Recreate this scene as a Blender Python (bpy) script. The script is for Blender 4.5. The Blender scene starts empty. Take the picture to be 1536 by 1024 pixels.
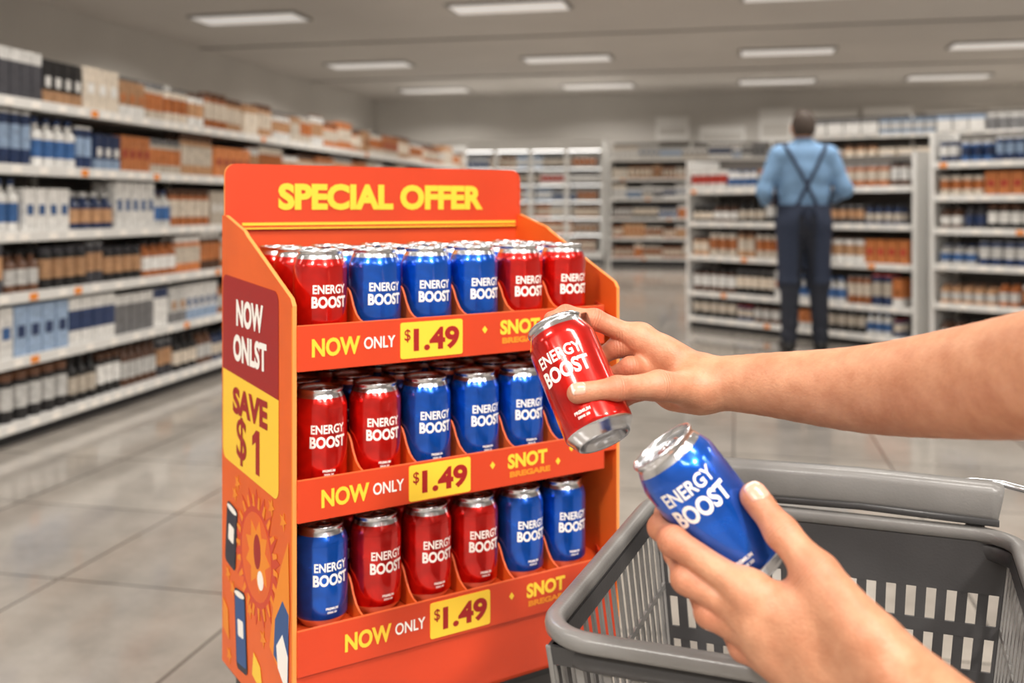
import bpy, bmesh, math, random
import numpy as np
from mathutils import Matrix, Vector
random.seed(7)
EYE=1.05
S=bpy.context.scene
COL=S.collection

# ------------------------------------------------------------ materials
def srgb(r,g,b):
    f=lambda c:(c/255/12.92) if c/255<=0.04045 else ((c/255+0.055)/1.055)**2.4
    return (f(r),f(g),f(b),1)
def mat(name,col,rough=0.5,metal=0.0,noise=0.0,nscale=20,bump=0.0,bscale=200,emit=None,spec=None,coat=0,sss=0,dist=0.0):
    m=bpy.data.materials.new(name); m.use_nodes=True
    nt=m.node_tree; b=nt.nodes['Principled BSDF']
    b.inputs['Base Color'].default_value=col
    b.inputs['Roughness'].default_value=rough
    b.inputs['Metallic'].default_value=metal
    if coat: b.inputs['Coat Weight'].default_value=coat; b.inputs['Coat Roughness'].default_value=0.08
    if spec is not None: b.inputs['Specular IOR Level'].default_value=spec
    if emit: 
        b.inputs['Emission Color'].default_value=col; b.inputs['Emission Strength'].default_value=emit
    tc=nt.nodes.new('ShaderNodeTexCoord')
    if noise>0:
        n=nt.nodes.new('ShaderNodeTexNoise'); n.inputs['Scale'].default_value=nscale; n.inputs['Detail'].default_value=5; n.inputs['Distortion'].default_value=dist
        nt.links.new(tc.outputs['Object'],n.inputs['Vector'])
        mr=nt.nodes.new('ShaderNodeMapRange'); mr.inputs['From Min'].default_value=.25; mr.inputs['From Max'].default_value=.75; mr.inputs['To Min'].default_value=1-noise; mr.inputs['To Max'].default_value=1+noise
        nt.links.new(n.outputs['Fac'],mr.inputs['Value'])
        mx=nt.nodes.new('ShaderNodeVectorMath'); mx.operation='SCALE'; mx.inputs[0].default_value=col[:3]
        nt.links.new(mr.outputs['Result'],mx.inputs['Scale'])
        nt.links.new(mx.outputs['Vector'],b.inputs['Base Color'])
    if bump>0:
        n=nt.nodes.new('ShaderNodeTexNoise'); n.inputs['Scale'].default_value=bscale; n.inputs['Detail'].default_value=4
        nt.links.new(tc.outputs['Object'],n.inputs['Vector'])
        bp=nt.nodes.new('ShaderNodeBump'); bp.inputs['Strength'].default_value=bump; bp.inputs['Distance'].default_value=0.002
        nt.links.new(n.outputs['Fac'],bp.inputs['Height']); nt.links.new(bp.outputs['Normal'],b.inputs['Normal'])
    return m

M_orange=mat('cardboard_orange',srgb(228,98,32),0.42,noise=0.10,nscale=9)
M_redor =mat('cardboard_red_orange',srgb(210,66,32),0.4,noise=0.08,nscale=7)
M_inner =mat('cardboard_inner',srgb(214,74,26),0.5,noise=0.08,nscale=7)
M_yellow=mat('print_yellow',srgb(250,205,60),0.45)
M_edge  =mat('cardboard_edge',srgb(240,150,75),0.7)
M_fold  =mat('cardboard_fold',srgb(232,104,52),0.6)
M_white =mat('print_white',srgb(250,245,238),0.45)
M_dred  =mat('print_dark_red',srgb(160,28,26),0.45)
M_black =mat('print_dark',srgb(45,45,60),0.5)
M_pblue =mat('print_blue',srgb(50,85,140),0.5)
M_gold  =mat('print_gold',srgb(238,140,35),0.5)
M_plinth=mat('plinth_grey',srgb(62,60,60),0.5,noise=.1)
M_silver=mat('aluminium',srgb(222,223,227),0.22,1.0)
M_lid   =mat('aluminium_lid',srgb(205,207,212),0.3,1.0)
def canpaint(name,col):
    return mat(name,col,0.23,0.70,noise=0.36,nscale=24,coat=0.9,dist=1.4)
M_red =canpaint('can_red',srgb(222,24,16))
M_blue=canpaint('can_blue',srgb(8,94,212))
M_cart=mat('cart_plastic',srgb(124,122,120),0.28,noise=.08,bump=.12,bscale=400)
M_cartd=mat('cart_dark',srgb(62,61,62),0.38,noise=.1,bump=.12,bscale=400)
M_rubber=mat('rubber',srgb(30,30,30),0.7)
M_shelf=mat('shelf_white',srgb(226,225,222),0.4,noise=.04,nscale=3)
M_back =mat('shelf_back',srgb(104,100,96),0.6,noise=.1,nscale=3)
M_kick =mat('shelf_kick',srgb(40,40,44),0.5)
M_wall =mat('wall_paint',srgb(196,192,186),0.8,noise=.06,nscale=1)
M_wallp=mat('wall_panel',srgb(226,224,220),0.7,noise=.06,nscale=2)
M_ceil =mat('ceiling_paint',srgb(196,191,185),0.85,noise=.05,nscale=1)
M_light=mat('lamp_panel',(1,0.96,0.91,1),0.5,emit=1.0)
M_lamp2=mat('lamp_diffuser',(.75,0.72,0.69,1),0.5,emit=0.5)
M_trim =mat('trim_grey',srgb(150,146,142),0.6)

# ------------------------------------------------------------ mesh builder
def unit(v): 
    v=np.array(v,float); return v/np.linalg.norm(v)
_tc={}
def text_geo(s,bold=0.02):
    key=(s,bold)
    if key in _tc: return _tc[key]
    c=bpy.data.curves.new('t','FONT'); c.body=s; c.size=1; c.offset=bold; c.resolution_u=4
    o=bpy.data.objects.new('t',c); COL.objects.link(o)
    dg=bpy.context.evaluated_depsgraph_get()
    me=bpy.data.meshes.new_from_object(o.evaluated_get(dg))
    V=np.array([v.co[:2] for v in me.vertices]); F=[list(p.vertices) for p in me.polygons]
    bpy.data.objects.remove(o); bpy.data.curves.remove(c); bpy.data.meshes.remove(me)
    mn=V.min(0); mx=V.max(0); V=(V-mn)/(mx-mn)-0.5
    _tc[key]=(V,F); return V,F
class MB:
    def __init__(s): s.v=[];s.f=[];s.m=[];s.sm=[]
    def add(s,V,F,m=0,smooth=False):
        n=len(s.v); s.v.extend([tuple(map(float,p)) for p in V])
        for f in F: s.f.append([i+n for i in f]); s.m.append(m); s.sm.append(smooth)
    def box(s,x0,x1,y0,y1,z0,z1,m=0):
        V=[(x,y,z) for x in(x0,x1) for y in(y0,y1) for z in(z0,z1)]
        F=[(0,1,3,2),(4,6,7,5),(0,4,5,1),(2,3,7,6),(0,2,6,4),(1,5,7,3)]
        s.add(V,F,m)
    def obox(s,c,ax,ay,az,hx,hy,hz,m=0):
        c,ax,ay,az=map(np.array,(c,ax,ay,az))
        V=[c+ax*hx*i+ay*hy*j+az*hz*k for i in(-1,1) for j in(-1,1) for k in(-1,1)]
        F=[(0,1,3,2),(4,6,7,5),(0,4,5,1),(2,3,7,6),(0,2,6,4),(1,5,7,3)]
        s.add(V,F,m)
    def prism(s,pts,o,ex,ey,en,th,m=0,medge=None):
        o,ex,ey,en=map(lambda a:np.array(a,float),(o,ex,ey,en)); n=len(pts)
        A=[o+ex*p[0]+ey*p[1] for p in pts]; B=[a+en*th for a in A]
        s.add(A+B,[list(range(n))[::-1],list(range(n,2*n))],m)
        s.add(A+B,[[i,(i+1)%n,(i+1)%n+n,i+n] for i in range(n)],m if medge is None else medge)
    def text(s,t,c,ex,ey,w,h,m,bold=0.02):
        V,F=text_geo(t,bold); c,ex,ey=map(lambda a:np.array(a,float),(c,ex,ey))
        s.add([c+ex*v[0]*w+ey*v[1]*h for v in V],F,m)
    def lathe(s,prof,seg,mats,c=(0,0,0),smooth=True):
        V=[];F=[];n=len(s.v)
        for r,z in prof:
            for k in range(seg):
                a=2*math.pi*k/seg; V.append((c[0]+r*math.cos(a),c[1]+r*math.sin(a),c[2]+z))
        s.v.extend(V)
        for i in range(len(prof)-1):
            for k in range(seg):
                a=n+i*seg+k;b=n+i*seg+(k+1)%seg
                s.f.append([a,b,b+seg,a+seg]); s.m.append(mats[i]); s.sm.append(smooth)
    def tube(s,path,r,seg=10,m=0,closed=False,up=(0,0,1),rh=None,power=1.0):
        P=[np.array(p,float) for p in path]; n=len(P); rh=rh or r; V=[];F=[]
        up=np.array(up,float)
        for i,p in enumerate(P):
            a=P[(i-1)%n] if (closed or i>0) else P[i]; b=P[(i+1)%n] if (closed or i<n-1) else P[i]
            t=unit(b-a); side=np.cross(t,up)
            if np.linalg.norm(side)<1e-3: side=np.cross(t,np.array([1,0,0.]))
            side=unit(side); u2=unit(np.cross(side,t))
            for k in range(seg):
                a=2*math.pi*k/seg; ca,sa=math.cos(a),math.sin(a)
                ca=math.copysign(abs(ca)**power,ca); sa=math.copysign(abs(sa)**power,sa)
                V.append(p+side*ca*r+u2*sa*rh)
        R=n if closed else n-1
        for i in range(R):
            for k in range(seg):
                a=i*seg+k;b=i*seg+(k+1)%seg;c=((i+1)%n)*seg
                F.append([a,b,c+(k+1)%seg,c+k])
        if not closed:
            F.append(list(range(seg))[::-1]); F.append([(n-1)*seg+k for k in range(seg)])
        s.add(V,F,m,True)
    def mesh(s,name,mats):
        me=bpy.data.meshes.new(name); me.from_pydata(s.v,[],s.f)
        for m in mats: me.materials.append(m)
        me.polygons.foreach_set('material_index',s.m); me.polygons.foreach_set('use_smooth',s.sm)
        bm=bmesh.new(); bm.from_mesh(me); bmesh.ops.recalc_face_normals(bm,faces=[f for f in bm.faces]); bm.to_mesh(me); bm.free()
        me.update(); return me
    def obj(s,name,mats,parent=None):
        me=s.mesh(name,mats); return place(name,me,parent)
def place(name,me,parent=None):
    o=bpy.data.objects.new(name,me); COL.objects.link(o)
    if parent: o.parent=parent
    return o
def empty(name,loc,rotz=0,size=0.1):
    e=bpy.data.objects.new(name,None); e.empty_display_size=size; e.location=loc; e.rotation_euler=(0,0,rotz); COL.objects.link(e); return e

def roundrect(x0,x1,y0,y1,r,n=6,corners=(1,1,1,1)):
    P=[]
    for (cx,cy,a0,on) in ((x1-r,y0+r,-90,corners[0]),(x1-r,y1-r,0,corners[1]),(x0+r,y1-r,90,corners[2]),(x0+r,y0+r,180,corners[3])):
        if on:
            for k in range(n+1):
                a=math.radians(a0+90*k/n); P.append((cx+r*math.cos(a),cy+r*math.sin(a)))
        else:
            a=math.radians(a0+45); P.append((cx+math.copysign(r,math.cos(a)),cy+math.copysign(r,math.sin(a))))
    return P

# ------------------------------------------------------------ SDF toolkit
def smin(a,b,k):
    h=np.maximum(k-np.abs(a-b),0)/k
    return np.minimum(a,b)-h*h*k*0.25
class SDF:
    def __init__(s,lo,hi,h):
        s.o=np.array(lo,float); s.h=h; s.n=np.ceil((np.array(hi)-s.o)/h).astype(int)+1
        s.ax=[(s.o[i]+np.arange(s.n[i])*h).astype(np.float32) for i in range(3)]
        s.f=np.full(s.n,1.0,np.float32)
    def sub(s,lo,hi):
        a=np.clip(np.floor((np.array(lo)-s.o)/s.h).astype(int),0,s.n-1); b=np.clip(np.ceil((np.array(hi)-s.o)/s.h).astype(int)+1,1,s.n)
        sl=tuple(slice(int(a[i]),int(max(b[i],a[i]+1))) for i in range(3))
        X=s.ax[0][sl[0]][:,None,None];Y=s.ax[1][sl[1]][None,:,None];Z=s.ax[2][sl[2]][None,None,:]
        return sl,X,Y,Z
    @staticmethod
    def cone(X,Y,Z,a,b,r1,r2):
        a=np.array(a,float);b=np.array(b,float);d=b-a;L=float(d@d)
        px,py,pz=X-a[0],Y-a[1],Z-a[2]
        t=np.clip((px*d[0]+py*d[1]+pz*d[2])/L,0,1)
        return np.sqrt((px-t*d[0])**2+(py-t*d[1])**2+(pz-t*d[2])**2)-(r1+(r2-r1)*t)
    @staticmethod
    def ell(X,Y,Z,c,R,fr=None):
        p=[X-c[0],Y-c[1],Z-c[2]]
        if fr is not None: p=[p[0]*e[0]+p[1]*e[1]+p[2]*e[2] for e in fr]
        q=np.sqrt((p[0]/R[0])**2+(p[1]/R[1])**2+(p[2]/R[2])**2)
        return (q-1)*min(R)
    def prims(s,lst,k,pad=0.03,field=None):
        f=s.f if field is None else field
        for P in lst:
            if P[0]=='c':
                _,a,b,r1,r2=P; a=np.array(a);b=np.array(b);r=max(r1,r2)+pad
                sl,X,Y,Z=s.sub(np.minimum(a,b)-r,np.maximum(a,b)+r); d=s.cone(X,Y,Z,a,b,r1,r2)
            else:
                c,R=P[1],P[2]; fr=P[3] if len(P)>3 else None; r=max(R)+pad
                sl,X,Y,Z=s.sub(np.array(c)-r,np.array(c)+r); d=s.ell(X,Y,Z,c,R,fr)
            f[sl]=smin(f[sl],d.astype(np.float32),k)
    def mesh(s):
        f=s.f;h=s.h; ins=f<0
        c=[ins[i:ins.shape[0]-1+i, j:ins.shape[1]-1+j, k:ins.shape[2]-1+k] for i in(0,1) for j in(0,1) for k in(0,1)]
        cnt=np.zeros(c[0].shape,np.int8)
        for q in c: cnt+=q
        act=(cnt>0)&(cnt<8); idx=np.argwhere(act)
        off=np.array([(i,j,k) for i in(0,1) for j in(0,1) for k in(0,1)])
        val=np.stack([f[idx[:,0]+o[0],idx[:,1]+o[1],idx[:,2]+o[2]] for o in off],1).astype(float)
        acc=np.zeros((len(idx),3));num=np.zeros(len(idx))
        for a in range(8):
            for b in range(a+1,8):
                if abs(off[a]-off[b]).sum()==1:
                    m=(val[:,a]<0)!=(val[:,b]<0); t=val[m,a]/(val[m,a]-val[m,b])
                    acc[m]+=off[a]+t[:,None]*(off[b]-off[a]); num[m]+=1
        V=(idx+acc/num[:,None])*h+s.o
        vid=np.full(act.shape,-1,np.int32); vid[act]=np.arange(len(idx)); Q=[]
        for ax in range(3):
            b,c2=(ax+1)%3,(ax+2)%3
            s1=[slice(1,-1)]*3;s2=[slice(1,-1)]*3; s1[ax]=slice(0,-1);s2[ax]=slice(1,None)
            A=ins[tuple(s1)];B=ins[tuple(s2)]; e=np.argwhere(A!=B); 
            if len(e)==0: continue
            flag=A[e[:,0],e[:,1],e[:,2]]
            add=np.array([1,1,1]);add[ax]=0; e=e+add
            def cell(db,dc):
                p=e.copy(); p[:,b]+=db;p[:,c2]+=dc; return vid[p[:,0],p[:,1],p[:,2]]
            q=np.stack([cell(-1,-1),cell(0,-1),cell(0,0),cell(-1,0)],1)
            q[~flag]=q[~flag][:,::-1]; Q.append(q)
        return V,np.concatenate(Q)
def np_mesh(name,V,Q,mats):
    me=bpy.data.meshes.new(name); ok=(Q>=0).all(1); Q=Q[ok]
    me.vertices.add(len(V)); me.vertices.foreach_set('co',V.astype(np.float32).ravel())
    me.loops.add(Q.size); me.loops.foreach_set('vertex_index',Q.astype(np.int32).ravel())
    me.polygons.add(len(Q)); me.polygons.foreach_set('loop_start',np.arange(0,Q.size,4,dtype=np.int32))
    try: me.polygons.foreach_set('loop_total',np.full(len(Q),4,dtype=np.int32))
    except Exception: pass
    me.update(calc_edges=True); me.validate()
    for m in mats: me.materials.append(m)
    me.polygons.foreach_set('use_smooth',[True]*len(me.polygons)); return me

# ------------------------------------------------------------ drink can
CH=0.122; CR=0.033
def wrap_text(mb,t,w,h,zc,m,bold,R=CR+0.00025,a0=0.0):
    V,F=text_geo(t,bold)
    bm=bmesh.new(); vs=[bm.verts.new((v[0]*w,v[1]*h,0)) for v in V]
    for f in F:
        try: bm.faces.new([vs[i] for i in f])
        except Exception: pass
    x=-w/2+0.0015
    while x<w/2:
        bmesh.ops.bisect_plane(bm,geom=bm.verts[:]+bm.edges[:]+bm.faces[:],plane_co=(x,0,0),plane_no=(1,0,0)); x+=0.0015
    bm.verts.index_update()
    VV=[]
    for v in bm.verts:
        a=v.co.x/R+a0; VV.append((R*math.sin(a),-R*math.cos(a),zc+v.co.y))
    FF=[[v.index for v in f.verts] for f in bm.faces]; bm.free()
    mb.add(VV,FF,m)
def make_can(name,paint,zt=0.0,k=1.0):
    mb=MB()
    prof=[(0.0005,0.009),(0.012,0.0082),(0.019,0.0055),(0.0225,0.0012),(0.0240,0.0),(0.0255,0.0008),(0.0275,0.0045),(0.0305,0.0085),(0.0325,0.0115),(CR,0.0145),
          (CR,0.04),(CR,0.075),(CR,0.098),(0.0326,0.1015),(0.0313,0.1055),(0.0292,0.1105),(0.0274,0.1145),(0.0268,0.1165),(0.0276,0.118),(0.0281,0.1195),(0.0279,0.1208),(0.0270,0.1215),(0.0262,0.1208),(0.0256,0.1175),(0.0250,0.1145),(0.0235,0.1138),(0.0228,0.1150),(0.0005,0.1152)]
    ms=[]
    for i in range(len(prof)-1):
        if i<8: ms.append(1)
        elif i<15: ms.append(0)
        elif i<23: ms.append(1)
        else: ms.append(2)
    mb.lathe(prof,64,ms)
    ring=[(0.0075*math.cos(a)+0.006,0.0075*1.15*math.sin(a),0.1168) for a in np.linspace(0,2*math.pi,20,endpoint=False)]
    mb.tube(ring,0.0016,6,1,closed=True)
    mb.prism(roundrect(-0.006,0.004,-0.006,0.006,0.003,4),(0,0,0.1158),(1,0,0),(0,1,0),(0,0,1),0.0016,1)
    ring=[(0.0085*math.cos(a)-0.0105,0.0105*math.sin(a),0.1153) for a in np.linspace(0,2*math.pi,24,endpoint=False)]
    mb.tube(ring,0.0006,5,1,closed=True)
    wrap_text(mb,'ENERGY',0.044*k,0.0108*k,0.0745+zt,3,0.022)
    wrap_text(mb,'BOOST',0.047*k,0.0140*k,0.0745-0.0155*k+zt,3,0.035)
    wrap_text(mb,'PREMIUM',0.016,0.003,0.0245,3,0.03)
    wrap_text(mb,'DRINK 330',0.012,0.0024,0.0200,3,0.03)
    return mb.mesh(name,[paint,M_silver,M_lid,M_white])
CAN={'R':make_can('can_mesh_red',M_red),'B':make_can('can_mesh_blue',M_blue)}

# ------------------------------------------------------------ promotional display
ANG=math.radians(33.3)
D=empty('cardboard_promo_display',(-0.252,1.17,EYE-0.63),ANG)
W=0.481; DP=0.268
side=[(0,0),(DP,0),(DP,0.618),(0.252,0.618),(0.175,0.598),(0.165,0.592),(0.006,0.522),(0.0,0.514)]
for nm,u in (('side_panel_left',-0.005),('side_panel_right',W)):
    mb=MB(); mb.prism(side,(u,0,0),(0,1,0),(0,0,1),(1,0,0),0.005,0,1)
    if u<0:
        U=-0.0054; ex=(0,-1,0); ez=(0,0,1)
        def flat(pts,m,du=0): mb.prism([(-p[0],p[1]) for p in pts],(U-du,0,0),ex,ez,(1,0,0),0.0003,m)
        flat([(0.0,0.0),(0.0025,0.0),(0.0025,0.512),(0.0,0.512)],5)
        lab=roundrect(0.045,0.262,0.402,0.532,0.014,6,(0,1,1,0)); lab=[(v,z-0.055*(0.15-v)*0.9+0.0) for v,z in lab]
        flat(lab,4,0.0002)
        lab=roundrect(0.045,0.262,0.280,0.402,0.014,6,(1,0,0,1)); lab=[(v,z-0.055*(0.15-v)*0.9) for v,z in lab]
        flat(lab,3,0.0002)
        T=U-0.0008
        mb.text('NOW',(T,0.150,0.489),ex,ez,0.105,0.036,2,0.045)
        mb.text('ONLST',(T,0.150,0.442),ex,ez,0.130,0.036,2,0.045)
        mb.text('SAVE',(T,0.150,0.371),ex,ez,0.135,0.036,4,0.045)
        mb.text('$',(T,0.182,0.320),ex,ez,0.040,0.064,4,0.010)
        one=[(0.0,-0.028),(0.0,0.013),(-0.013,0.006),(-0.013,0.018),(0.002,0.028),(0.014,0.028),(0.014,-0.028)]
        flat([(0.126-p[0],0.318+p[1]) for p in one],4,0.0006)
        def circ(cv,cz,r,m,du,ry=None,n=24): flat([(cv+r*math.cos(a),cz+(ry or r)*math.sin(a)) for a in np.linspace(0,2*math.pi,n,endpoint=False)],m,du)
        def star(cv,cz,r1,r2,n,m,du):
            flat([(cv+(r1 if k%2 else r2)*math.cos(math.pi*k/n),cz+(r1 if k%2 else r2)*math.sin(math.pi*k/n)) for k in range(2*n)],m,du)
        star(0.125,0.185,0.086,0.062,18,6,0.0002); circ(0.125,0.185,0.056,0,0.0004); 
        for k in range(22):
            a=2*math.pi*k/22; c0,s0=math.cos(a),math.sin(a); p=(0.125+0.068*c0,0.185+0.068*s0); L=0.010
            flat([(p[0]+c0*L-s0*.0025,p[1]+s0*L+c0*.0025),(p[0]-c0*L*.5-s0*.004,p[1]-s0*L*.5+c0*.004),(p[0]-c0*L*.5+s0*.004,p[1]-s0*L*.5-c0*.004),(p[0]+c0*L+s0*.0025,p[1]+s0*L-c0*.0025)][::-1],5,0.0005)
        star(0.12,0.188,0.046,0.03,9,5,0.0006); circ(0.12,0.193,0.013,4,0.0008,0.022)
        circ(0.108,0.160,0.011,2,0.0008,0.012)
        flat([(0.02,0.06),(0.075,0.09),(0.06,0.15),(0.035,0.2),(0.012,0.235),(0.008,0.15)],5,0.0006)
        flat([(0.012,0.07),(0.06,0.085),(0.055,0.13),(0.03,0.16),(0.01,0.15)],8,0.0009)
        flat([(0.014,0.055),(0.045,0.075),(0.05,0.10),(0.03,0.12),(0.012,0.10)],2,0.0011)
        def minican(cv,cz,ang,L,m1):
            ca,sa=math.cos(ang),math.sin(ang)
            for rr,mm,du in ((roundrect(-0.022,0.022,-L/2,L/2,0.008),7,0.0007),(roundrect(-0.019,0.019,-L/2+0.008,L/2-0.010,0.004),m1,0.001),([(0.02*math.cos(a),L/2-0.006+0.004*math.sin(a)) for a in np.linspace(0,6.0,14)],2,0.0012),(roundrect(-0.012,0.010,-0.008,0.014,0.003),2,0.0012)):
                flat([(cv+x*ca-y*sa,cz+x*sa+y*ca) for x,y in rr],mm,du)
        minican(0.225,0.185,0.12,0.085,7); minican(0.185,0.070,-0.1,0.105,8)
        for cv,cz in ((0.20,0.262),(0.24,0.13),(0.07,0.262),(0.03,0.255),(0.22,0.115),(0.10,0.09),(0.13,0.045),(0.06,0.035),(0.235,0.02),(0.21,0.245),(0.15,0.11)):
            star(cv,cz,0.012,0.005,5,5,0.0003)
        flat([(0.10,0.02),(0.14,0.03),(0.135,0.06),(0.11,0.05)],3,0.0004); flat([(0.235,0.04),(0.262,0.05),(0.262,0.09),(0.24,0.08)],5,0.0004)
    mb.obj(nm,[M_orange,M_edge,M_white,M_yellow,M_dred,M_gold,M_redor,M_black,M_pblue],D)
mb=MB()
mb.box(0,W,DP-0.005,DP,0,0.618,0)
mb.box(0.0,W,0.0,0.004,0.0,0.085,1)
mb.box(0.0,W,0.0,DP-0.005,0.0,0.004,0)
mb.obj('carcass',[M_inner,M_redor],D)
mb=MB()
mb.prism(roundrect(-0.004,W+0.006,0.598,0.690,0.016,8,(0,1,1,0)),(0,DP-0.010,0),(1,0,0),(0,0,1),(0,1,0),0.005,0,1)
mb.box(0.02,W-0.004,DP-0.0112,DP-0.010,0.6035,0.6075,2); mb.box(0.02,W-0.004,DP-0.0112,DP-0.010,0.5985,0.6005,2)
mb.text('SPECIAL OFFER',(0.243,DP-0.0112,0.6445),(1,0,0),(0,0,1),0.342,0.0385,2,0.05)
mb.obj('header_card',[M_redor,M_edge,M_yellow],D)
tiers=[(0.457,0.437,0.490,0.0,'RBBBRR'),(0.289,0.260,0.309,0.012,'RRBBBB'),(0.123,0.080,0.133,0.042,'BRRRBB')]
stock=empty('drink_cans_stock',D.location,ANG)
U0=0.047;SP=0.0735
for ti,(fl,z0,z1,sh,row) in enumerate(tiers):
    mb=MB()
    mb.box(0.0,W,0.0,DP-0.006,fl-0.006,fl-0.001,1)
    V0=-0.004
    mb.box(0.0,0.455,V0,0.0,z0,z1,0)
    mb.box(0.0,0.455,V0-0.0003,V0+0.003,z1,z1+0.0010,7)
    mb.prism([(0.455,0.0),(0.455,-0.004),(W,0.045),(W,0.049)],(0,0,z0),(1,0,0),(0,1,0),(0,0,1),z1-z0,0)
    ex=(1,0,0);ez=(0,0,1);zc=(z0+z1)/2; T=V0-0.0006
    mb.text('NOW',(0.048+sh,T,zc),ex,ez,0.062,0.022,2,0.035)
    mb.text('ONLY',(0.105+sh,T,zc+0.001),ex,ez,0.042,0.0145,3,0.015)
    tag=roundrect(0.133+sh,0.222+sh,zc-0.0225,zc+0.0225,0.003,3); 
    mb.prism(tag,(0,V0-0.0012,0),ex,ez,(0,1,0),0.0012,2)
    mb.text('$',(0.1425+sh,T-0.001,zc+0.006),ex,ez,0.0085,0.0165,4,0.010)
    mb.text('1.49',(0.184+sh,T-0.001,zc),ex,ez,0.066,0.029,4,0.04)
    mb.text('SNOT',(0.312+sh,T,zc+0.007),ex,ez,0.064,0.0195,2,0.045)
    mb.text('BREGARE',(0.316+sh,T,zc-0.0105),ex,ez,0.066,0.008,5,0.06)
    for q in ((0.256+sh,zc+0.006),(0.385+sh,zc+0.012),(0.362+sh,zc-0.003)):
        if q[0]<0.445: mb.prism([(0.004,0),(0,0.005),(-0.004,0),(0,-0.005)],(q[0],T-0.0002,q[1]),ex,ez,(0,1,0),0.0004,2)
    for i in range(0,5):
        u=U0+SP*(i+0.5)
        pr=[(0.0,fl),(0.0,z1+0.001),(0.008,z1+0.003),(0.017,z1+0.008),(0.026,z1+0.018),(0.032,z1+0.029),(0.038,z1+0.036),(0.046,z1+0.039),(0.075,z1+0.039),(0.075,fl)]
        mb.prism(pr,(u-0.0012,0,0),(0,1,0),(0,0,1),(1,0,0),0.0024,6,7)
    mb.obj('tray_%d'%(ti+1),[M_redor,M_inner,M_yellow,M_white,M_dred,M_gold,M_orange,M_fold],D)
    rng=random.Random(ti+3)
    for r in range(3):
        for i in range(6):
            cc=row[i] if r==0 else (row[i] if rng.random()<0.6 else rng.choice('RB'))
            if ti==0 and i==0: cc='R'
            o=place('can_%d_%d_%d'%(ti+1,r+1,i+1),CAN[cc],stock)
            o.location=(U0+SP*i+rng.uniform(-.0008,.0008),0.042+0.0695*r,fl-0.0008); o.rotation_euler=(0,0,rng.uniform(-.08,.08) if r==0 else rng.uniform(-2,2))
mb=MB()
mb.box(0.012,W-0.012,0.012,DP-0.008,-0.42+0.03,0.0,0)
for u in(0.03,W-0.05):
    for v in(0.03,DP-0.05): mb.box(u,u+0.02,v,v+0.02,-0.42,-0.389,1)
mb.box(0.0,W,0.0,DP,-0.008,-0.0005,1)
mb.obj('plinth',[M_plinth,M_rubber],D)

# ------------------------------------------------------------ held cans
def can_frame(C,a,roll):
    a=Vector(a).normalized(); r=Vector((0,1,0)).cross(a).normalized(); f=r.cross(a).normalized()
    Rm=Matrix(((r.x,-f.x,a.x),(r.y,-f.y,a.y),(r.z,-f.z,a.z))).to_4x4()
    C=Vector(C); M=Matrix.Translation(C)@Rm@Matrix.Rotation(roll,4,'Z')@Matrix.Translation((0,0,-CH/2))
    return M,np.array(a),np.array(C)
C1=(0.062,0.93,EYE-0.1624); A1=(-0.35,0.48,0.80)
C2=(0.154,0.78,EYE-0.234);  A2=(-0.62,0.07,0.785)
M1,a1,c1=can_frame(C1,A1,-0.22); o=place('drink_can',make_can('can_held_red',M_red,0.008,1.06)); o.matrix_world=M1
M2,a2,c2=can_frame(C2,A2,-0.10); o=place('drink_can.001',make_can('can_held_blue',M_blue,0.0155,1.08)); o.matrix_world=M2

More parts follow.
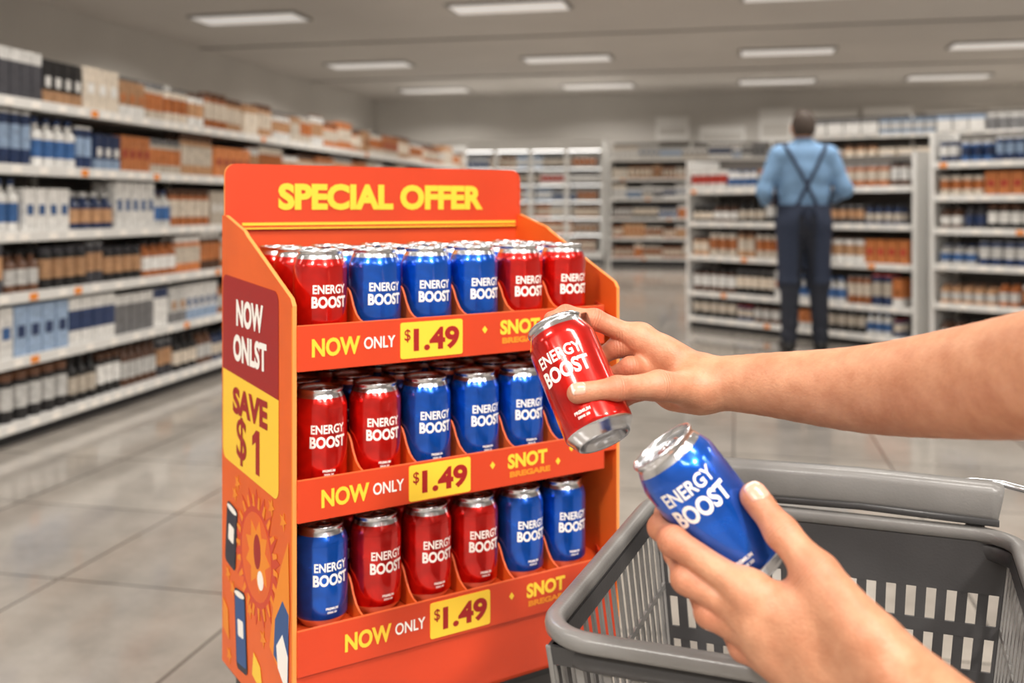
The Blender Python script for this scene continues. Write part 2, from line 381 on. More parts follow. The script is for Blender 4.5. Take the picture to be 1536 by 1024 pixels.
# ------------------------------------------------------------ hands
def skin_mat():
    m=bpy.data.materials.new('skin'); m.use_nodes=True; nt=m.node_tree; b=nt.nodes['Principled BSDF']
    N=nt.nodes.new; Lk=nt.links.new
    at=N('ShaderNodeAttribute'); at.attribute_name='skin'
    sp=N('ShaderNodeSeparateColor'); Lk(at.outputs['Color'],sp.inputs['Color'])
    tc=N('ShaderNodeTexCoord')
    n=N('ShaderNodeTexNoise'); n.inputs['Scale'].default_value=38; n.inputs['Detail'].default_value=8; n.inputs['Roughness'].default_value=.65; Lk(tc.outputs['Object'],n.inputs['Vector'])
    cr=N('ShaderNodeMapRange'); cr.inputs['From Min'].default_value=.32; cr.inputs['From Max'].default_value=.68; Lk(n.outputs['Fac'],cr.inputs['Value'])
    m1=N('ShaderNodeMix'); m1.data_type='RGBA'; m1.inputs['A'].default_value=srgb(208,152,118); m1.inputs['B'].default_value=srgb(182,122,90)
    Lk(cr.outputs['Result'],m1.inputs['Factor'])
    m2=N('ShaderNodeMix'); m2.data_type='RGBA'; Lk(m1.outputs['Result'],m2.inputs['A']); m2.inputs['B'].default_value=srgb(184,92,68)
    sc=N('ShaderNodeMath'); sc.operation='MULTIPLY'; sc.inputs[1].default_value=0.6; Lk(sp.outputs['Red'],sc.inputs[0]); Lk(sc.outputs[0],m2.inputs['Factor'])
    Lk(m2.outputs['Result'],b.inputs['Base Color'])
    b.inputs['Roughness'].default_value=.48
    b.inputs['Subsurface Weight'].default_value=0.12; b.inputs['Subsurface Scale'].default_value=0.005; b.inputs['Subsurface Radius'].default_value=(1,.35,.2)
    ca=N('ShaderNodeAttribute'); ca.attribute_name='crs'
    w=N('ShaderNodeTexNoise'); w.inputs['Scale'].default_value=150; Lk(tc.outputs['Object'],w.inputs['Vector'])
    ad=N('ShaderNodeMath'); ad.operation='MULTIPLY_ADD'; ad.inputs[1].default_value=1.6; Lk(w.outputs['Fac'],ad.inputs[0]); Lk(ca.outputs['Fac'],ad.inputs[2])
    mu=N('ShaderNodeMath'); mu.operation='MULTIPLY'; mu.inputs[1].default_value=2.4; Lk(ad.outputs[0],mu.inputs[0])
    si=N('ShaderNodeMath'); si.operation='SINE'; Lk(mu.outputs[0],si.inputs[0])
    q=N('ShaderNodeMath'); q.operation='MULTIPLY'; Lk(ca.outputs['Fac'],q.inputs[0]); Lk(ca.outputs['Fac'],q.inputs[1])
    q2=N('ShaderNodeMath'); q2.operation='MULTIPLY'; q2.inputs[1].default_value=-0.06; Lk(q.outputs[0],q2.inputs[0])
    ex=N('ShaderNodeMath'); ex.operation='EXPONENT'; Lk(q2.outputs[0],ex.inputs[0])
    pr=N('ShaderNodeMath'); pr.operation='MULTIPLY'; Lk(si.outputs[0],pr.inputs[0]); Lk(ex.outputs[0],pr.inputs[1])
    v=N('ShaderNodeTexNoise'); v.inputs['Scale'].default_value=420; v.inputs['Detail'].default_value=3; Lk(tc.outputs['Object'],v.inputs['Vector'])
    hs=N('ShaderNodeMath'); hs.operation='MULTIPLY_ADD'; hs.inputs[1].default_value=0.45; Lk(pr.outputs[0],hs.inputs[0]); Lk(v.outputs['Fac'],hs.inputs[2])
    bp=N('ShaderNodeBump'); bp.inputs['Strength'].default_value=0.45; bp.inputs['Distance'].default_value=0.001; Lk(hs.outputs[0],bp.inputs['Height']); Lk(bp.outputs['Normal'],b.inputs['Normal'])
    return m
M_skin=skin_mat()
M_nail=mat('finger_nail',srgb(222,164,142),0.22,coat=.3); M_nailtip=mat('finger_nail_tip',srgb(238,214,198),0.25)
def W3(p): return np.array([p[0]/1000,p[1]/1000,EYE+p[2]/1000])
def smooth_chain(L,n=5):
    P=[np.array(p,float) for p in L]; out=[]
    for i in range(len(P)-1):
        p0=P[i-1] if i else 2*P[0]-P[1]; p3=P[i+2] if i+2<len(P) else 2*P[-1]-P[-2]
        for k in range(n):
            t=k/n; out.append(.5*((2*P[i])+(-p0+P[i+1])*t+(2*p0-5*P[i]+4*P[i+1]-p3)*t*t+(-p0+3*P[i]-3*P[i+1]+p3)*t**3))
    out.append(P[-1]); return out
def build_arm(name,arm,palm,fingers,thumb,nails,can,dors,h=0.0012,kp=0.018):
    arm=smooth_chain(arm)
    allp=[W3(p) for p in list(arm)+palm]+[W3(p) for f in fingers+[thumb] for p in f]; A=np.array(allp)
    rr=max(p[3] for p in arm)/1000+0.012
    s=SDF(A.min(0)-rr,A.max(0)+rr,h)
    ch=lambda L:[('c',W3(L[i]),W3(L[i+1]),L[i][3]/1000,L[i+1][3]/1000) for i in range(len(L)-1)]
    s.prims(ch(arm),0.0006,0.04)
    mc=[]
    for i,f in enumerate(fingers): mc.append(('c',W3(palm[i]),W3(f[0]),palm[i][3]/1000,f[0][3]/1000))
    for i in range(len(fingers)-1): mc.append(('c',W3(fingers[i][0]),W3(fingers[i+1][0]),fingers[i][0][3]/1000*0.85,fingers[i+1][0][3]/1000*0.85))
    mid=[(W3(palm[i])*0.45+W3(fingers[i][0])*0.55) for i in range(4)]
    for i in range(3): mc.append(('c',mid[i],mid[i+1],0.0115,0.0115))
    s.prims(mc,kp,0.03)
    dn=unit(dors)
    rid=[]
    for i,f in enumerate(fingers):
        a=W3(palm[i]);b=W3(f[0]); rp=palm[i][3]/1000; rm=f[0][3]/1000
        rid.append(('c',a*.7+b*.3+dn*(rp*.7+rm*.3-.0008),b+dn*(rm-.0020),.0018,.0036))
        rid.append(('e',b+dn*(rm*.42),(rm*.85,rm*.85,rm*.85)))
    s.prims(rid,0.007,0.02)
    base=s.f.copy()
    for fi,f in enumerate(fingers+[thumb]):
        P=np.array([W3(p) for p in f]); lo=P.min(0)-0.04;hi=P.max(0)+0.04
        sl,X,Y,Z=s.sub(lo,hi); g=None
        for i in range(len(f)-1):
            r1,r2=f[i][3]/1000,f[i+1][3]/1000
            if fi<4 or i>0:
                mdp=(P[i]+P[i+1])/2; rm=(r1+r2)/2*0.92
                d=np.minimum(s.cone(X,Y,Z,P[i],mdp,r1,rm),s.cone(X,Y,Z,mdp,P[i+1],rm,r2))
            else: d=s.cone(X,Y,Z,P[i],P[i+1],r1,r2)
            g=d if g is None else smin(g,d,0.005)
        s.f[sl]=np.minimum(s.f[sl],smin(base[sl],g.astype(np.float32),0.009 if fi<4 else 0.020))
    if can is not None:
        cc,ca=can; sl,X,Y,Z=s.sub(cc-0.08,cc+0.08)
        px,py,pz=X-cc[0],Y-cc[1],Z-cc[2]; t=px*ca[0]+py*ca[1]+pz*ca[2]
        rad=np.sqrt(np.maximum(px*px+py*py+pz*pz-t*t,0)); d=np.maximum(rad-CR,np.abs(t)-CH/2)
        s.f[sl]=np.maximum(s.f[sl],(0.0004-d).astype(np.float32))
    V,Q=s.mesh(); me=np_mesh(name,V,Q,[M_skin]); n=len(me.vertices)
    V=np.empty(n*3,np.float32); me.vertices.foreach_get('co',V); V=V.reshape(-1,3)
    red=np.zeros(n); crs=np.full(n,50.0); best=np.full(n,1e9)
    for fi,f in enumerate(fingers+[thumb]):
        for i,p in enumerate(f):
            dv=V-W3(p); d=np.linalg.norm(dv,axis=1); red=np.maximum(red,np.exp(-(d/(0.015 if i<len(f)-1 else 0.013))**2)*(1.0 if i else 0.6))
            if 0<i<len(f)-1:
                t=unit(W3(f[i+1])-W3(f[i-1])); m_=(d<best)&(d<0.022); best[m_]=d[m_]; crs[m_]=(dv[m_]@t)*1000
    ca_=me.color_attributes.new('skin','FLOAT_COLOR','POINT'); arr=np.zeros((n,4),np.float32); arr[:,0]=red; arr[:,3]=1
    ca_.data.foreach_set('color',arr.ravel())
    a2_=me.attributes.new('crs','FLOAT','POINT'); a2_.data.foreach_set('value',crs.astype(np.float32))
    body=place(name,me)
    for ni,(i,nrm,s0,s1,hw) in enumerate(nails):
        f=(fingers+[thumb])[i]; P=[W3(p) for p in f]; dr=unit(P[-1]-P[-2]); nr=np.array(nrm,float); nr=unit(nr-dr*(nr@dr)); cr=np.cross(dr,nr); rad=f[-1][3]/1000
        NS,NT=14,14; VV=[];FF=[];mm=[]
        for a in range(NS+1):
            u=a/NS; sv=s0+(s1-s0)*u
            wf=min(1.0,(1-(max(0,.30-u)/.30)**2.2)**.5 if u<.30 else 1.0); wf*=min(1.0,(1-(max(0,u-.78)/.22)**2.5*.75)**.5)
            ba=(rad-P[-1]@P[-1]*0)
            rs=rad+.00035 if sv<0 else rad+.00035-(rad-math.sqrt(max(rad*rad-sv*sv,1e-9)))*.85
            for b_ in range(NT+1):
                th=(b_/NT*2-1)*hw*max(wf,.05); lift=-.0009*(abs(b_/NT*2-1)**6)
                if u<.08: lift-=.0005
                VV.append(P[-1]+dr*sv+(nr*math.cos(th)+cr*math.sin(th))*(rs+lift))
        for a in range(NS):
            for b_ in range(NT): k=a*(NT+1)+b_; FF.append((k,k+1,k+NT+2,k+NT+1)); mm.append(1 if a>=NS-2 else 0)
        nm=bpy.data.meshes.new('thumb_nail'); nm.from_pydata([tuple(map(float,q)) for q in VV],[],FF); nm.materials.append(M_nail); nm.materials.append(M_nailtip)
        nm.polygons.foreach_set('material_index',mm); nm.polygons.foreach_set('use_smooth',[True]*len(FF)); nm.update()
        no=place('thumb_nail',nm,body); so=no.modifiers.new('thick','SOLIDIFY'); so.thickness=.0006; so.offset=0
    return body

build_arm('reaching_arm',
  arm=[(188,950,-167,24),(232,918,-163,28.5),(301,850,-155,37),(352,765,-134,43),(380,680,-111,46),(400,590,-88,47)],
  palm=[(176,955,-157,13.5),(180,962,-163,13.5),(180,958,-170,13.5),(178,948,-177,13.5)],
  fingers=[[(125,972,-129,12.0),(80,969,-109,9.8),(52,968,-104,8.7),(38,962,-108,7.6)],
           [(142,984,-146,12.0),(104,975,-136,10.0),(79,980,-151,8.8),(60,981,-158,7.8)],
           [(150,980,-164,11.5),(113,954,-153,9.6),(88,968,-168,8.6),(68,970,-177,7.6)],
           [(154,965,-180,11),(118,936,-172,8.8),(98,951,-189,7.8),(83,954,-196,7)]],
  thumb=[(176,938,-172,16),(134,912,-163,13.5),(94,893,-162,10.6),(58,888,-165.5,9.4)],
  nails=[(4,(-0.1,-0.75,0.8),-.0075,.0062,.85)],
  can=(c1,a1),dors=(.2,.7,.6))
build_arm('holding_arm',
  arm=[(254,672,-313,28),(276,620,-324,29),(300,560,-335,31),(345,440,-345,38),(380,330,-350,43)],
  palm=[(240,690,-300,16),(246,682,-312,16),(250,676,-322,16),(252,672,-330,15)],
  fingers=[[(173,728,-281,13.2),(122,757,-253,11),(117,786,-252,9.8),(124,808,-245,8.6)],
           [(179,724,-302,13.2),(131,751,-279,11.2),(130,789,-273,10),(139,811,-262,8.8)],
           [(191,719,-320,12.8),(147,744,-302,10.8),(142,788,-293,9.6),(151,809,-281,8.5)],
           [(205,710,-333,12),(170,736,-324,9.8),(160,772,-313,8.8),(164,794,-302,7.8)]],
  thumb=[(238,672,-288,19),(217,709,-260,15),(198,734,-239,12.3),(183,755,-219,11.2)],
  nails=[(4,(0.25,-1,0.5),-.0090,.0078,.88)],
  can=(c2,a2),dors=(-.25,-.85,-.35))

# ------------------------------------------------------------ shopping cart
K=empty('shopping_cart',(0.024,0.84,EYE-0.36),math.radians(-21.1))
def rr_path(x0,x1,y0,y1,r,z,n=6): return [(p[0],p[1],z) for p in roundrect(x0,x1,y0,y1,r,n)]
BW,BL,BD=0.40,0.42,0.25
mb=MB()
mb.tube(rr_path(0,BW,0,BL,0.045,0,10),0.0090,14,0,closed=True,rh=0.0080,power=0.75)
mb.tube(rr_path(0.004,BW-0.004,0.004,BL-0.004,0.041,-0.017,10),0.0032,8,1,closed=True,rh=0.009,power=0.7)
mb.obj('rim',[M_cart,M_cartd],K)
mb=MB(); IN=0.035
def wall(p0,p1,q0,q1,step,w,mm,bands,th=0.004):
    p0,p1,q0,q1=map(np.array,(p0,p1,q0,q1)); L=np.linalg.norm(p1-p0); n=int(L/step)
    ex=unit(p1-p0); 
    for i in range(n+1):
        t=i/n; a=p0+(p1-p0)*t; b=q0+(q1-q0)*t; ez=unit(b-a); en=np.cross(ex,ez)
        mb.obox((a+b)/2,ex,en,ez,w/2,th/2,np.linalg.norm(b-a)/2,mm)
    for (s,hh,m2) in bands:
        a=p0+(q0-p0)*s; b=p1+(q1-p1)*s; e=unit(b-a); ez=unit(q0-p0); en=unit(np.cross(e,ez)); ez=np.cross(en,e)
        mb.obox((a+b)/2,e,en,ez,np.linalg.norm(b-a)/2,th/2*1.15,hh/2,m2)
z0,z1=-0.01,-BD; g=0.006
c=[(g,g),(BW-g,g),(BW-g,BL-g),(g,BL-g)]; d=[(IN,IN),(BW-IN,IN),(BW-IN,BL-IN),(IN,BL-IN)]
P=lambda q,z:(q[0],q[1],z)
for (i,j) in ((0,3),(1,2),(0,1)):
    wall(P(c[i],z0),P(c[j],z0),P(d[i],z1),P(d[j],z1),0.0235,0.0065,0,[(0.03,0.016,1),(0.36,0.006,0),(0.68,0.006,0),(0.97,0.02,1)],th=0.003)
wall(P(c[3],z0),P(c[2],z0),P(d[3],z1),P(d[2],z1),0.021,0.0105,1,[(0.10,0.055,1),(0.38,0.014,1),(0.58,0.014,1),(0.78,0.014,1),(0.97,0.03,1)])
for i in range(18):
    y=IN+(BL-2*IN)*i/17; mb.box(IN,BW-IN,y-0.003,y+0.003,z1-0.004,z1,1)
for i in range(12):
    x=IN+(BW-2*IN)*i/11; mb.box(x-0.003,x+0.003,IN,BL-IN,z1-0.006,z1-0.001,1)
mb.obj('basket',[M_cart,M_cartd],K)
mb=MB()
mb.tube([(0.075,BL+0.012,0.032),(0.085,BL+0.012,0.034),(0.24,BL+0.014,0.036),(0.375,BL+0.012,0.034),(0.385,BL+0.012,0.032)],0.017,20,0,rh=0.021,power=0.5)
mb.tube([(0.077,BL-0.006,0.015),(0.24,BL-0.004,0.018),(0.383,BL-0.006,0.015)],0.002,8,1,rh=0.004)
for x in(0.10,0.36): mb.tube([(x,BL+0.012,0.02),(x,BL+0.008,0.0),(x,BL+0.004,-0.04)],0.010,10,1,power=0.7)
mb.tube([(0.33,BL+0.03,0.045),(0.36,BL+0.032,0.049),(0.39,BL+0.032,0.049),(0.415,BL+0.022,0.046),(0.432,BL+0.0,0.041),(0.438,BL-0.04,0.033),(0.438,BL-0.08,0.024),(0.437,BL-0.12,0.015),(0.432,BL-0.18,0.005),(0.425,BL-0.24,0.0),(0.41,BL-0.28,-0.005)],0.0045,12,2)
mb.obj('handle',[M_cart,M_cartd,M_silver],K)
mb=MB(); FZ=-(EYE-0.36)
for x in(0.03,BW-0.03):
    for y in(0.03,BL-0.03):
        mb.tube([(x,y,-BD+0.01),(x,y,-0.26),(x,y,FZ+0.11)],0.009,10,0)
        mb.tube([(x,y,FZ+0.11),(x,y,FZ+0.085)],0.016,10,0)
        mb.box(x-0.016,x-0.012,y-0.012,y+0.012,FZ+0.035,FZ+0.095,0); mb.box(x+0.012,x+0.016,y-0.012,y+0.012,FZ+0.035,FZ+0.095,0)
        mb.tube([(x-0.010,y,FZ+0.045),(x+0.010,y,FZ+0.045)],0.045,24,1)
mb.tube([(0.03,0.03,FZ+0.14),(BW-0.03,0.03,FZ+0.14),(BW-0.03,BL-0.03,FZ+0.14),(0.03,BL-0.03,FZ+0.14)],0.009,8,0,closed=True)
for i in range(1,10):
    x=0.03+(BW-0.06)*i/10; mb.tube([(x,0.03,FZ+0.14),(x,BL-0.03,FZ+0.14)],0.004,6,0)
mb.obj('chassis',[M_silver,M_rubber],K)

# ------------------------------------------------------------ room shell
RA=math.radians(-12.5)
def fl_mat():
    m=bpy.data.materials.new('floor_tiles'); m.use_nodes=True; nt=m.node_tree; b=nt.nodes['Principled BSDF']
    tc=nt.nodes.new('ShaderNodeTexCoord'); br=nt.nodes.new('ShaderNodeTexBrick'); nt.links.new(tc.outputs['Object'],br.inputs['Vector'])
    br.offset=0.0; br.squash=1.0
    br.inputs['Scale'].default_value=1.0; br.inputs['Brick Width'].default_value=0.62; br.inputs['Row Height'].default_value=0.62; br.inputs['Mortar Size'].default_value=0.0045; br.inputs['Mortar Smooth'].default_value=0.1
    br.inputs['Color1'].default_value=srgb(160,153,145); br.inputs['Color2'].default_value=srgb(174,167,158); br.inputs['Mortar'].default_value=srgb(92,87,82)
    n=nt.nodes.new('ShaderNodeTexNoise'); n.inputs['Scale'].default_value=3.5; n.inputs['Detail'].default_value=10; n.inputs['Roughness'].default_value=.7; nt.links.new(tc.outputs['Object'],n.inputs['Vector'])
    mr=nt.nodes.new('ShaderNodeMapRange'); mr.inputs['From Min'].default_value=.3; mr.inputs['From Max'].default_value=.7; mr.inputs['To Min'].default_value=.72; mr.inputs['To Max'].default_value=1.1; nt.links.new(n.outputs['Fac'],mr.inputs['Value'])
    sc=nt.nodes.new('ShaderNodeVectorMath'); sc.operation='SCALE'; nt.links.new(br.outputs['Color'],sc.inputs[0]); nt.links.new(mr.outputs['Result'],sc.inputs['Scale']); nt.links.new(sc.outputs['Vector'],b.inputs['Base Color'])
    r2=nt.nodes.new('ShaderNodeMapRange'); r2.inputs['To Min'].default_value=.05; r2.inputs['To Max'].default_value=.16; nt.links.new(n.outputs['Fac'],r2.inputs['Value']); nt.links.new(r2.outputs['Result'],b.inputs['Roughness'])
    b.inputs['Specular IOR Level'].default_value=1.0; b.inputs['IOR'].default_value=1.6
    return m
def room_obj(name,bx,m):
    mb=MB(); mb.box(*bx,0); o=mb.obj(name,[m]); o.rotation_euler=(0,0,RA); return o
X0,X1,Y0,Y1,H=-7.4,6.5,-3.5,20.0,3.3
room_obj('floor',(X0,X1,Y0,Y1,-0.1,0),fl_mat())
room_obj('ceiling',(X0,X1,Y0,Y1,H,H+0.1),M_ceil)
room_obj('wall_left',(X0-0.1,X0,Y0,Y1,0,H),M_wall)
room_obj('wall_right',(X1,X1+0.1,Y0,Y1,0,H),M_wall)
room_obj('wall_back',(X0,X1,Y1,Y1+0.1,0,H),M_wall)
room_obj('wall_front',(X0,X1,Y0-0.1,Y0,0,H),M_wall)
room_obj('baseboard_back',(X0,X1,Y1-0.02,Y1,0,0.12),M_trim)
mb=MB(); lamps=[]
for xi,x in enumerate((-5.6,-2.45,0.75,3.6,5.7)):
    for y in (-2.2,0.4,3.6,7.2,10.9,14.9,18.4):
        if xi==4 and y<8: continue
        mb.box(x-0.68,x+0.68,y-0.26,y+0.26,H-0.03,H-0.001,0); mb.box(x-0.64,x+0.64,y-0.22,y+0.22,H-0.036,H-0.03,1); lamps.append((x,y))
LF=mb.obj('ceiling_light_fixtures',[M_trim,M_lamp2]); LF.rotation_euler=(0,0,RA)
for i,(x,y) in enumerate(lamps):
    L=bpy.data.lights.new('fixture_lamp','AREA'); L.shape='RECTANGLE'; L.size=1.26; L.size_y=.42; L.energy=34 if y<5 else 46; L.color=(1,.95,.89); L.spread=math.radians(150)
    o=bpy.data.objects.new('fixture_lamp_%d'%i,L); COL.objects.link(o); o.parent=LF; o.location=(x,y,H-0.045)
mb=MB()
for y in (-0.9,2.0,5.4,9.0,12.9,16.7): mb.box(X0,X1,y-.02,y+.02,H-0.02,H-0.0005,0)
o=mb.obj('trim_1',[M_trim]); o.rotation_euler=(0,0,RA)
mb=MB(); rng=random.Random(3); x=-1.5
while x<5.6:
    w=rng.uniform(.5,1.1); z=rng.uniform(2.25,2.45); h=rng.uniform(.35,.65); mb.box(x,x+w,Y1-0.07,Y1-0.002,z,z+h,0)
    mb.box(x+.06,x+w-.06,Y1-0.074,Y1-0.07,z+.1,z+h*.55,1); x+=w+rng.uniform(.05,.3)
o=mb.obj('wall_sign_panels',[M_wallp,M_wall]); o.rotation_euler=(0,0,RA)

# ------------------------------------------------------------ shelf goods
def goods_mat():
    m=bpy.data.materials.new('shelf_goods'); m.use_nodes=True; nt=m.node_tree; b=nt.nodes['Principled BSDF']
    at=nt.nodes.new('ShaderNodeAttribute'); at.attribute_name='col'; 
    tc=nt.nodes.new('ShaderNodeTexCoord'); n=nt.nodes.new('ShaderNodeTexNoise'); n.inputs['Scale'].default_value=40; nt.links.new(tc.outputs['Object'],n.inputs['Vector'])
    mr=nt.nodes.new('ShaderNodeMapRange'); mr.inputs['To Min'].default_value=.5; mr.inputs['To Max'].default_value=1.5; nt.links.new(n.outputs['Fac'],mr.inputs['Value'])
    sc=nt.nodes.new('ShaderNodeVectorMath'); sc.operation='SCALE'; nt.links.new(at.outputs['Color'],sc.inputs[0]); nt.links.new(mr.outputs['Result'],sc.inputs['Scale']); nt.links.new(sc.outputs['Vector'],b.inputs['Base Color'])
    b.inputs['Roughness'].default_value=.34; return m
M_goods=goods_mat()
pal=dict(white=(222,221,218),cream=(214,202,186),tan=(190,146,108),amber=(176,104,56),navy=(38,56,94),blue=(58,98,152),lblue=(146,168,196),black=(30,29,31),grey=(118,118,120),red=(172,58,48),brown=(98,66,48),orange=(204,126,74),dgrey=(64,64,70))
class Goods:
    def __init__(s): s.v=[];s.f=[];s.c=[]
    def box(s,x,y,z,w,d,h,cols,rng,style):
        c1,c2,c3=cols; zs=[0,h*.3,h*.75,h]; cc=[(c1,c2,c1),(c1,c1,c2),(c2,c1,c1),(c1,c1,c1)][style]
        for i in range(3):
            n=len(s.v); s.v+= [(x+a,y+b,z+q) for q in (zs[i],zs[i+1]) for a,b in ((-w/2,0),(w/2,0),(w/2,d),(-w/2,d))]
            for k in range(4): s.f.append((n+k,n+(k+1)%4,n+4+(k+1)%4,n+4+k)); s.c.append(cc[i])
        s.f.append((n+4,n+5,n+6,n+7)); s.c.append(c1)
        if style>=2:
            n=len(s.v); a=w*.3; z0=z+h*.38; z1=z+h*.62; s.v+=[(x-a,y-.002,z0),(x+a,y-.002,z0),(x+a,y-.002,z1),(x-a,y-.002,z1)]; s.f.append((n,n+1,n+2,n+3)); s.c.append(c3)
    def rev(s,x,y,z,prof,cols,seg=10):
        n=len(s.v)
        for r,q in prof:
            for k in range(seg):
                a=2*math.pi*k/seg; s.v.append((x+r*math.cos(a),y+r*math.sin(a),z+q))
        for i in range(len(prof)-1):
            for k in range(seg):
                a=n+i*seg+k;b=n+i*seg+(k+1)%seg; s.f.append((a,b,b+seg,a+seg)); s.c.append(cols[i])
        s.f.append(tuple(n+(len(prof)-1)*seg+k for k in range(seg))); s.c.append(cols[-1])
    def item(s,kind,x,y,z,w,h,cols,rng,style=0):
        c1,c2,c3=cols; r=w/2*.94
        if kind=='box': s.box(x,y-w*.45,z,w*.92,w*.8,h,cols,rng,style)
        elif kind=='bottle': s.rev(x,y,z,[(r,0),(r,h*.18),(r,h*.55),(r,h*.65),(r*.42,h*.8),(r*.36,h*.88),(r*.42,h*.88),(r*.42,h)],[c1,c2,c1,c1,c1,c3,c3])
        elif kind=='jar': s.rev(x,y,z,[(r*.95,0),(r,h*.1),(r,h*.25),(r,h*.72),(r*.95,h*.8),(r*.8,h*.84),(r*.86,h*.84),(r*.86,h)],[c1,c1,c2,c1,c1,c3,c3])
        else: s.rev(x,y,z,[(r*.9,0),(r,h*.05),(r,h*.3),(r,h*.75),(r,h*.94),(r*.88,h)],[c1,c1,c2,c1,c3])
    def obj(s,name,parent):
        me=bpy.data.meshes.new(name); me.from_pydata(s.v,[],s.f); me.materials.append(M_goods)
        ca=me.color_attributes.new('col','FLOAT_COLOR','CORNER'); arr=[]
        for f,c in zip(s.f,s.c): arr+= list(c)*len(f)
        ca.data.foreach_set('color',arr); me.update(); return place(name,me,parent)
C=lambda n:srgb(*pal[n])
def shade(c,rng): k=rng.uniform(.7,1.15); return (min(1,c[0]*k),min(1,c[1]*k),min(1,c[2]*k),1)
SETS={
 'boxes':[('box','white','lblue','blue'),('box','lblue','white','navy'),('box','white','cream','grey'),('box','grey','white','black'),('box','white','grey','tan'),('bottle','white','lblue','navy'),('box','white','navy','lblue')],
 'cream':[('box','cream','tan','white'),('jar','tan','cream','brown'),('can','cream','amber','grey'),('jar','amber','cream','brown'),('box','tan','white','amber'),('can','white','tan','brown'),('jar','cream','orange','grey'),('box','orange','cream','red')],
 'navy':[('can','navy','white','grey'),('jar','blue','navy','white'),('box','navy','lblue','white'),('can','navy','lblue','white'),('bottle','navy','tan','white'),('box','white','navy','blue'),('bottle','white','blue','navy')],
 'dark':[('bottle','black','cream','black'),('jar','black','tan','dgrey'),('bottle','dgrey','navy','black'),('bottle','navy','cream','black'),('jar','black','white','brown'),('can','dgrey','tan','grey'),('bottle','brown','white','black')],
 'amber':[('bottle','amber','white','black'),('jar','orange','cream','white'),('bottle','tan','white','brown'),('can','red','white','grey'),('jar','brown','orange','white'),('box','amber','cream','brown'),('bottle','white','tan','orange'),('jar','white','amber','grey')],
 'drkm':[('box','dgrey','white','grey'),('box','black','tan','white'),('can','grey','white','dgrey'),('box','tan','black','white'),('bottle','white','black','black'),('box','navy','grey','white')],
 'mix':[('can','amber','cream','grey'),('bottle','white','blue','blue'),('jar','brown','white','black'),('box','white','red','orange'),('can','black','cream','grey'),('box','orange','white','amber'),('can','navy','cream','red')]}
def gondola(name,loc,ang,L,shelves,heights,plan,seed,depth=0.45,top=None,endcol=True,wr=(.062,.095)):
    G=empty(name,(loc[0],loc[1],0),ang); rng=random.Random(seed); mb=MB(); top=top or shelves[-1]+heights[-1]+.05
    mb.box(0,L,depth-0.02,depth,0.0,top,1)
    mb.box(0,L,0.06,depth-0.02,0,shelves[0]-0.03,2)
    n=max(1,round(L/1.25))
    for z in shelves:
        mb.box(0,L,0.012,depth-0.02,z-0.03,z,0); mb.box(0,L,0.0,0.014,z-0.042,z+0.004,0)
        x=0.05
        while x<L-0.06:
            mb.box(x,x+0.055,-0.002,0.0,z-0.036,z-0.006,3 if rng.random()<.92 else 4); x+=rng.uniform(.09,.22)
    for i in range(n+1):
        x=L*i/n; mb.box(x-0.018,x+0.018,depth-0.05,depth-0.02,0,top,0)
    for x in ((-0.03,0.0),(L,L+0.03)): mb.box(x[0],x[1],0.03,depth,0,top,0)
    mb.obj('frame',[M_shelf,M_back,M_kick,M_white,M_gold],G)
    gd=Goods()
    for si,z in enumerate(shelves):
        x=0.03; last=None
        while x<L-0.1:
            p=plan[si](x/L) if callable(plan[si]) else plan[si]
            it=rng.choice(SETS[p])
            if it==last: it=rng.choice(SETS[p])
            last=it; kind,a,b,c=it; w=rng.uniform(*wr); h=heights[si]*rng.uniform(.7,.98); style=rng.randint(0,3)
            cnt=rng.randint(2,5); cols=(shade(C(a),rng),shade(C(b),rng),shade(C(c),rng))
            for k in range(cnt):
                if x+w>L-0.02: break
                for row in (0,1):
                    gd.item(kind,x+w/2,0.065+row*(w+.01),z+0.001,w,h*(1 if row==0 else rng.uniform(.97,1)),cols,rng,style)
                x+=w+rng.uniform(.001,.005)
            x+=rng.uniform(.0,.008)
    gd.obj('goods',G); return G
f1=lambda a,b,t:(lambda s:a if s<t else b)
gondola('supermarket_shelf',(-2.80,1.25),math.radians(78.8),11.6,[0.10,0.383,0.667,0.937,1.235,1.53],[.24,.24,.23,.25,.25,.24],
   [f1('dark','amber',.46),f1('boxes','amber',.42),f1('dark','amber',.34),f1('navy','cream',.38),f1('navy','cream',.34),f1('drkm','cream',.30)],14)
gondola('supermarket_shelf.001',(1.53,8.75),math.radians(-50),2.06,[0.10,0.32,0.63,0.92,1.20],[.17,.24,.22,.2,.2],['mix','mix','cream','dark','mix'],5)
g2=gondola('supermarket_shelf.002',(2.95,7.02),math.radians(-46),1.9,[0.10,0.38,0.65,0.90,1.13,1.36],[.2,.19,.18,.18,.16,.17],['dark','amber','navy','dark','cream','navy'],6)
mb=MB(); mb.box(0.55,1.5,0.36,0.40,1.58,1.95,0); mb.box(0.62,1.43,0.355,0.36,1.66,1.87,1); mb.obj('topper_sign',[M_wallp,M_shelf],g2)
gondola('supermarket_shelf.003',(1.75,17.8),math.radians(-12.5),5.6,[0.15,0.5,0.85,1.2,1.55,1.9],[.25,.25,.25,.25,.25,.25],['cream','cream','mix','boxes','cream','boxes'],8)
gondola('supermarket_shelf.004',(3.4,12.2),math.radians(-30),4.0,[0.15,0.5,0.85,1.2,1.55,1.9],[.25,.25,.25,.25,.25,.2],['cream','mix','mix','boxes','cream','boxes'],9,wr=(.09,.2))
gondola('supermarket_shelf.005',(-6.6,10.5),math.radians(40),3.0,[0.15,0.5,0.85,1.2,1.55],[.25,.25,.25,.25,.25],['cream','mix','mix','boxes','cream'],10)

